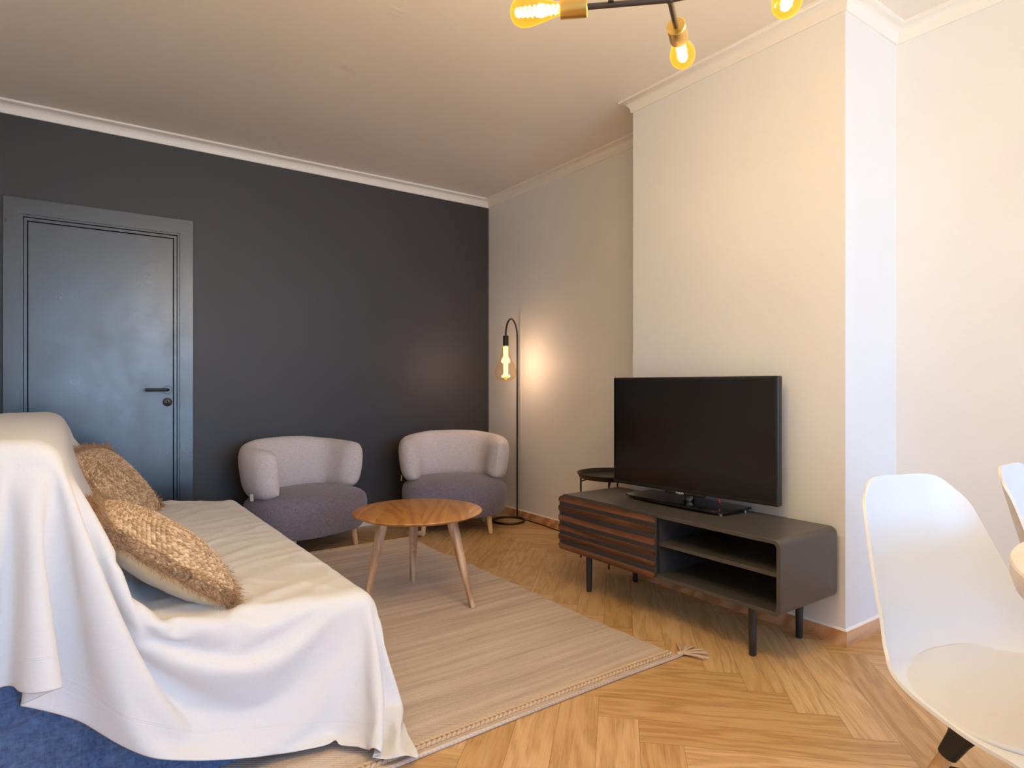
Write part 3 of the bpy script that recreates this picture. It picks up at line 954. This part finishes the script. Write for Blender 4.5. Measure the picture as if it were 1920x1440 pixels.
# ------------------------------------------------------------------ television
PR, PL = Vector((2.463, 1.510)), Vector((2.384, 2.416))
ctr = (PR+PL)/2; wv = PL-PR; tw = wv.length
tv_rz = math.atan2(wv.y, wv.x)-PI/2
tv = thing('television', 'black flatscreen television, switched off, on the grey media bench', 'television', (ctr.x, ctr.y, BZ1), tv_rz)
TZ0, TZ1 = .541-BZ1, 1.102-BZ1
hw = tw/2
bmobj('tv_housing', rbox(.0, .038, -hw, hw, TZ0, TZ1, .006, 3), M['blackplastic'], tv)
bmobj('tv_rear_bulge', rbox(.036, .062, -hw*.62, hw*.62, TZ0+.05, TZ1-.16, .012, 3), M['blackplastic'], tv)
bmobj('screen', rbox(-.0015, .003, -hw+.011, hw-.011, TZ0+.020, TZ1-.011, .0005, 1), M['screen'], tv)
# chin tab with the maker's lettering
chin = rbox(-.003, .02, -.095, .125, TZ0-.010, TZ0+.004, .003, 2)
chn = bmobj('chin', chin, M['gloss'], tv)
cu = bpy.data.curves.new('logo', 'FONT'); cu.body = 'PHILIPS'; cu.size = .0135; cu.extrude = .0004; cu.align_x = 'CENTER'; cu.align_y = 'CENTER'
to = bpy.data.objects.new('logo_tmp', cu); COL.objects.link(to)
bpy.context.view_layer.update()
me = bpy.data.meshes.new_from_object(to.evaluated_get(bpy.context.evaluated_depsgraph_get()))
bpy.data.objects.remove(to)
me.materials.clear(); me.materials.append(M['logo'])
lo = link(bpy.data.objects.new('logo', me), chn)
lo.matrix_local = Matrix.Translation((-.0036, .035, TZ0-.0028)) @ Matrix(((0,0,-1,0),(-1,0,0,0),(0,1,0,0),(0,0,0,1)))
# stand: neck and glass foot (foot sits square to the bench)
V, F = lathe([(0, .021), (.030, .021), (.026, .025), (.024, .033), (.026, TZ0-.006), (0, TZ0-.006)], 32)
nk = mesh('stand_neck', V, F, M['gloss'], tv); nk.location = (.022, .0, 0); nk.scale = (.75, 1.1, 1); fixn(nk)
Mi = Matrix.Rotation(-tv_rz, 4, 'Z')
def plate_pts():
    pts = [(2.345, 1.688), (2.318, 1.74), (2.310, 1.985), (2.318, 2.23), (2.345, 2.285), (2.540, 2.285), (2.540, 1.688)]
    return [Mi @ Vector((x-ctr.x, y-ctr.y, 0)) for x, y in pts]
bmP = bmesh.new(); pp = plate_pts()
A = [bmP.verts.new((p.x, p.y, .009)) for p in pp]; B = [bmP.verts.new((p.x, p.y, .021)) for p in pp]
bmP.faces.new(list(reversed(A))); bmP.faces.new(B)
for i in range(len(pp)): bmP.faces.new((A[i], A[(i+1) % len(pp)], B[(i+1) % len(pp)], B[i]))
bmesh.ops.recalc_face_normals(bmP, faces=bmP.faces)
bmesh.ops.bevel(bmP, geom=bmP.edges[:], offset=.0012, segments=2, profile=.5, affect='EDGES')
plate = bmobj('stand_base', bmP, M['gloss'], tv, angle=30)
for x, y in ((2.355, 1.72), (2.355, 2.25), (2.52, 1.71), (2.52, 2.26)):
    p = Mi @ Vector((x-ctr.x, y-ctr.y, 0))
    V, F = lathe([(0, .0), (.009, .0), (.009, .0095), (0, .0095)], 20)
    o = mesh('rubber_foot', V, F, M['chrome'], plate); o.location = (p.x, p.y, 0); fixn(o)
cb = tube(spline([(.015, -.175, TZ0+.004), (.010, -.172, TZ0-.012), (.012, -.174, TZ0-.030), (.016, -.178, .0175)], 12), .0028, 8)
cbo = mesh('cable', *cb, M['blackplastic'], tv)
V, F = tube([(.011, -.1722, TZ0-.004), (.010, -.172, TZ0-.020)], .0045, 10); mesh('red_plug', V, F, M['red'], cbo)

# ------------------------------------------------------------------ tray side table
st = thing('tray_table', 'round black metal tray side table in the recess behind the media bench', 'side table', (2.70, 2.735, 0))
prof = [(0, .505), (.195, .505), (.203, .509), (.212, .530), (.219, .533), (.2215, .530), (.2195, .526), (.2165, .5255), (.207, .5045), (.196, .5005), (0, .5005)]
fixn(mesh('tray', *lathe(prof, 72), M['blackmetal'], st, angle=50))
g = G()
for k in range(4):
    a = math.radians(38+90*k)
    c, s = math.cos(a), math.sin(a)
    V, F = tube([(c*.200, s*.200, .0), (c*.200, s*.200, .30), (c*.200, s*.200, .503)], .0055, 12)
    mesh('leg', V, F, M['blackmetal'], st)
    g.add(*tube(spline([(c*.200, s*.200, .470), (c*.13, s*.13, .492), (c*.05, s*.05, .4985), (0, 0, .499)], 10), .004, 8))
g.obj('brace', M['blackmetal'], st)

# ------------------------------------------------------------------ floor lamp
FLX, FLY = 2.800, 3.985
PX, PY = 2.915, 4.030
lamp = thing('floor_lamp', 'tall black floor lamp with ring base, hook arm and big lit bulb in the corner', 'floor lamp', (PX, PY, 0))
V, F = tube([(FLX-PX+.124*math.cos(2*PI*k/64), FLY-PY+.124*math.sin(2*PI*k/64), .0085) for k in range(64)], .0085, 12, closed=True)
mesh('ring_base', V, F, M['blackmetal'], lamp)
BXL, BYL = 2.700, 3.880
bd = Vector((BXL-PX, BYL-PY, 0))
arcp = [Vector((0, 0, .012)), Vector((0, 0, .5)), Vector((0, 0, 1.0)), Vector((0, 0, 1.40))]
for k in range(0, 29):
    a = PI*k/28
    arcp.append(bd*(.5-.5*math.cos(a))+Vector((0, 0, 1.441+.135*math.sin(a))))
arcp.append(bd+Vector((0, 0, 1.430)))
mesh('pole', *tube(arcp, .0068, 14), M['blackmetal'], lamp)
V, F = lathe([(0, .075), (.020, .075), (.0215, .073), (.0215, 0), (0, 0)], 32)
sk_ = fixn(mesh('socket', V, F, M['blackmetal'], lamp)); sk_.location = (bd.x, bd.y, 1.362)
bp = [(.020, .0), (.022, -.012), (.028, -.05), (.036, -.085), (.050, -.125), (.068, -.165), (.080, -.20), (.0835, -.225), (.080, -.252), (.068, -.274), (.048, -.288), (.022, -.294), (0, -.295)]
bp = [(p.x, p.y) for p in spline([(r, z, 0) for r, z in bp], 40)]; bp[-1] = (0, bp[-1][1])
bulb = mesh('bulb', *lathe([(max(r, 0), z) for r, z in bp], 48), M['amberpale'], lamp, angle=180); bulb.location = (bd.x, bd.y, 1.364); bulb.scale = (.96, .96, .905)
fixn(bulb)
V, F = tube([(0, 0, -.012), (0, 0, -.12), (0, 0, -.262)], [.019, .018, .017], 20)
mesh('glow_tube', V, F, M['glowtube'], bulb)
V, F = tube([(0, 0, -.262), (0, 0, -.275), (0, 0, -.289)], [.013, .012, .008], 16)
mesh('glow_tip', V, F, M['glowtip'], bulb)
cable = spline([(0, .0, .012), (.012, -.02, .004), (.018, -.16, .004), (.010, -.34, .004), (-.005, -.50, .004), (.012, -.70, .004), (.004, -.95, .004), (-.01, -1.02, .004)], 60)
mesh('cord', *tube(cable, .0034, 8), M['blackplastic'], lamp)

# ------------------------------------------------------------------ ceiling lamp
TH = math.radians(35.4036)
vx = Vector((math.sin(TH), math.cos(TH), 0)); rx = Vector((math.cos(TH), -math.sin(TH), 0))
ZL = 1.924
def at(d, l, z=ZL): return vx*d+rx*l+Vector((0, 0, z))
stem = at(1.408, .223)
cl = thing('chandelier', 'branching ceiling lamp with bronze rods, gold sockets and lit amber bulbs', 'ceiling lamp', (stem.x, stem.y, HC))
def loc(p): return p-Vector((stem.x, stem.y, HC))
V, F = lathe([(0, -.035), (.045, -.035), (.055, -.030), (.058, 0), (0, 0)], 40)
fixn(mesh('ceiling_cup', V, F, M['bronze'], cl))
RR = .0068
mesh('stem', *tube([(0, 0, -.03), loc(stem)], RR, 14), M['bronze'], cl)
J = at(1.398, .354); E1 = at(1.424, .172); K = at(1.315, .580)
E2 = at(1.500, .394); E3 = at(1.268, .590); E4 = at(1.10, .42); E5 = at(1.21, .75)
g = G()
g.add(*tube([loc(E1), loc(J)], RR, 14)); g.add(*tube([loc(J), loc(K)], RR, 14))
g.add(*tube([loc(J), loc(E2)], RR, 14)); g.add(*tube([loc(K), loc(E3)], RR, 14))

for P in (J, K):
    g.add(*lathe([(0, -.009), (.007, -.007), (.009, 0), (.007, .007), (0, .009)], 14), M=Matrix.Translation(loc(P)))
g.obj('rods', M['bronze'], cl)
bulb_light_pos = []
def bulb_arm(E, frm):
    d = (E-frm).normalized()
    q = d.to_track_quat('Z', 'Y')
    V, F = lathe([(0, 0), (.0205, 0), (.0222, .0018), (.0222, .060), (.0212, .062), (.0, .062)], 36)
    s = fixn(mesh('socket', V, F, M['gold'], cl)); s.location = loc(E); s.rotation_mode = 'QUATERNION'; s.rotation_quaternion = q
    pf = [(.013, .060), (.0145, .068), (.019, .085), (.0255, .108), (.0305, .128), (.0322, .142), (.0305, .156), (.024, .168), (.013, .1755), (0, .178)]
    pf = [(max(0, p.x), p.y) for p in spline([(r, z, 0) for r, z in pf], 30)]; pf[-1] = (0, pf[-1][1])
    b = fixn(mesh('bulb', *lathe(pf, 36), M['amber'], s, angle=180))
    # wound filament
    fil = []
    for k in range(90):
        f = k/89; a = f*2*PI*9
        rr = .0085+.0020*math.sin(f*PI)
        fil.append((rr*math.cos(a), rr*math.sin(a), .066+.096*f))
    mesh('filament', *tube(fil, .0024, 6), M['filament'], s)
    bulb_light_pos.append(E+d*.12)
E3b = at(1.36, .612)
for E, frm in ((E1, J), (E2, J)): bulb_arm(E, frm)
# third visible bulb: only its rounded tip drops into the picture
bulb_arm(E3, E3-(at(1.45, .629)-E3))

# ------------------------------------------------------------------ dining table and chairs
TCX, TCY, TR = 1.590, -.120, .555
dt = thing('dining_table', 'round whitewashed dining table beside the white shell chairs', 'dining table', (TCX, TCY, 0))
prof = [(0, .655), (TR-.16, .655), (TR-.06, .662), (TR-.022, .676), (TR-.006, .695), (TR, .715), (TR, .738), (TR-.0025, .7425), (TR-.007, .744), (0, .744)]
fixn(mesh('table_top', *lathe(prof, 128), M['whitewood'], dt, angle=25))
prof = [(0, 0), (.27, 0), (.275, .006), (.26, .014), (.12, .04), (.06, .09), (.042, .20), (.040, .40), (.052, .56), (.10, .63), (.17, .656), (0, .656)]
prof = [(0, 0), (.27, 0)]+[(p.x, p.y) for p in spline([(r, z, 0) for r, z in prof[2:-1]], 40)]+[(0, .656)]
fixn(mesh('pedestal', *lathe(prof, 64), M['plastic'], dt, angle=35))

def shell_chair(label, loc, rz):
    """one-piece shell on wooden legs; local frame faces -y"""
    root = thing('dining_chair', label, 'chair', loc, rz, 'white shell chairs around the dining table')
    side = [(.275, .835), (.264, .78), (.242, .70), (.218, .62), (.192, .54), (.166, .468), (.128, .422), (.07, .398), (-.02, .388), (-.10, .388), (-.17, .394), (-.205, .388), (-.222, .372)]
    n = 44; S = spline([(y, z, 0) for y, z in side], n)
    hwk = [0, .08, .18, .30, .42, .52, .62, .75, .88, 1.0]
    hwv = [.132, .156, .180, .205, .226, .240, .250, .252, .245, .215]
    m = 32; rows = []
    for i in range(n):
        t = i/(n-1)
        p = S[i]; tan = (S[min(i+1, n-1)]-S[max(i-1, 0)]).normalized()
        nin = Vector((tan.y, -tan.x, 0))
        if nin.x*0+1: pass
        # inner normal: towards the sitter (forward on the back, up on the seat)
        nin = Vector((tan.y, -tan.x, 0))
        if nin.y < 0 and t > .5: nin = -nin
        if t <= .5 and nin.x > 0: nin = -nin
        hw_ = interp(t, hwk, hwv)
        curl = interp(t, [0, .15, .35, .50, .62, .8, .95, 1], [.020, .040, .062, .066, .040, .012, .004, .002])
        row = []
        for j in range(m+1):
            u = -1+2*j/m
            w = abs(u)
            lift = curl*(w**3.2)
            x = hw_*math.copysign(w**.92, u)
            # round the top corners
            if t < .14:
                drop = (.14-t)/.14
                x *= 1-.0*drop
            q = p+nin*lift
            zc = q.y; yc = q.x
            if t < .12: zc -= .034*(w**5)*(1-t/.12)
            row.append((x, yc, zc))
        rows.append(row)
    V, F = grid(rows)
    sh = mesh('shell', V, F, M['plastic'], root, angle=180)
    fixn(sh)
    so = sh.modifiers.new('Thickness', 'SOLIDIFY'); so.thickness = .007; so.offset = 0
    bv = sh.modifiers.new('Edge', 'BEVEL'); bv.width = .003; bv.segments = 3; bv.limit_method = 'ANGLE'; bv.angle_limit = 1.0
    ss = sh.modifiers.new('Smooth', 'SUBSURF'); ss.levels = 1; ss.render_levels = 1
    # seat pad lying in the shell
    rows = []
    zs = [(.0, 0), (.6, 0), (.9, .0), (1.0, .001), (1.006, .004), (1.0, .0075), (.97, .0100), (.9, .0115), (.5, .0125), (0, .013)]
    k = 48
    def seat_z(x, y):
        t = interp(y, [-.215, -.17, -.10, -.02, .07, .13, .168], [.388, .394, .388, .388, .398, .420, .465])
        return t+.030*(abs(x)/.238)**3.2*interp(y, [-.2, 0, .15], [.15, .6, 1.2])
    for r, dz in zs:
        row = []
        for a in range(k):
            th = 2*PI*a/k
            c, s = math.cos(th), math.sin(th)
            x = (.238-.016*max(0, s))*r*math.copysign(abs(c)**.75, c); y = -.034+.182*r*math.copysign(abs(s)**.8, s)
            row.append((x, y, seat_z(x, y)+.0038+dz))
        rows.append(row)
    V, F = grid(rows, cv=True)
    fixn(mesh('seat_cushion', V, F, M['leatherette'], root, angle=60))
    for sx in (-1, 1):
        for sy in (-1, 1):
            top = Vector((sx*.130, sy*.075-.085, .372)); ft = Vector((sx*.215, sy*.215-.06, .0))
            P = [top+(ft-top)*q/8 for q in range(9)]
            P = [Vector((a.x, a.y, max(a.z, 0))) for a in P]
            V, F = tube(P, [.0145-.004*abs(q/8-.15) for q in range(9)], 16)
            mesh('leg', [(x, y, max(z, 0)) for x, y, z in V], F, M['beech'], root)
            d = (ft-top)
            V, F = tube([top-d*.02, top+d*.03, top+d*.12, top+d*.22], [.036, .030, .022, .0185], 16)
            mesh('leg_bracket', V, F, M['blackplastic'], root)
    g = G()
    for a, b in (((-.1555, -.1945, .26), (.1555, .0395, .26)), ((.1555, -.1945, .26), (-.1555, .0395, .26))):
        g.add(*tube([a, b], .004, 8))
    g.obj('cross_brace', M['blackmetal'], root)
    return root
CH1 = (1.625, .460, 0); CH1R = math.radians(-20)
c1 = shell_chair('white shell dining chair with its whole back in view before the chimney breast', CH1, CH1R)
c2 = dup(c1, 'white shell dining chair mostly out of view, its back corner rising behind the table')
c2.location = (2.20, .36, 0); c2.rotation_euler = (0, 0, math.radians(2))

# ------------------------------------------------------------------ light
w = bpy.data.worlds.new('sky'); SC.world = w; w.use_nodes = True
nt = w.node_tree; nt.nodes.clear()
wo = nt.nodes.new('ShaderNodeOutputWorld'); bg = nt.nodes.new('ShaderNodeBackground')
tc = nt.nodes.new('ShaderNodeTexCoord'); sx = nt.nodes.new('ShaderNodeSeparateXYZ'); rp = nt.nodes.new('ShaderNodeValToRGB')
nt.links.new(tc.outputs['Generated'], sx.inputs[0])
mp = nt.nodes.new('ShaderNodeMapRange'); nt.links.new(sx.outputs[2], mp.inputs[0]); mp.inputs[1].default_value = -1; mp.inputs[2].default_value = 1
nt.links.new(mp.outputs[0], rp.inputs[0])
el = rp.color_ramp.elements
el[0].position = 0.0; el[0].color = (.52,.60,.70,1)
el[1].position = .49; el[1].color = (.54,.66,.82,1)
e = el.new(.51); e.color = (.30,.58,1.0,1)
e = el.new(.72); e.color = (.24,.44,.80,1)
e = el.new(1.0); e.color = (.12,.28,.62,1)
nt.links.new(rp.outputs[0], bg.inputs[0]); nt.links.new(bg.outputs[0], wo.inputs[0])
bg.inputs[1].default_value = 9.8

for i, p in enumerate(bulb_light_pos):
    l = bpy.data.lights.new('bulb_light', 'POINT'); l.energy = 21; l.color = (1.0,.92,.81); l.shadow_soft_size = .02
    o = bpy.data.objects.new('bulb_light', l); COL.objects.link(o); o.location = p
l = bpy.data.lights.new('lamp_light', 'POINT'); l.energy = 5.2; l.color = (1.0,.66,.47); l.shadow_soft_size = .06
o = bpy.data.objects.new('lamp_light', l); COL.objects.link(o); o.location = (BXL, BYL, 1.22)

# ------------------------------------------------------------------ camera
cam = bpy.data.cameras.new('camera'); co = bpy.data.objects.new('camera', cam); COL.objects.link(co)
co.location = (0, 0, 1.06); co.rotation_euler = (PI/2, 0, -TH)
cam.sensor_width = 36; cam.lens = 1170.8/1920*36; cam.shift_y = 2.9/1920; cam.clip_start = .02
SC.camera = co
SC.view_settings.view_transform = 'Standard'; SC.view_settings.look = 'None'
SC.view_settings.gamma = 1; SC.view_settings.use_curve_mapping = False
SC.view_settings.exposure = .26
SC.cycles.use_denoising = True
SC.cycles.max_bounces = 12; SC.cycles.diffuse_bounces = 10; SC.cycles.transparent_max_bounces = 16
SC.cycles.caustics_reflective = False; SC.cycles.caustics_refractive = False
SC.cycles.sample_clamp_indirect = 6
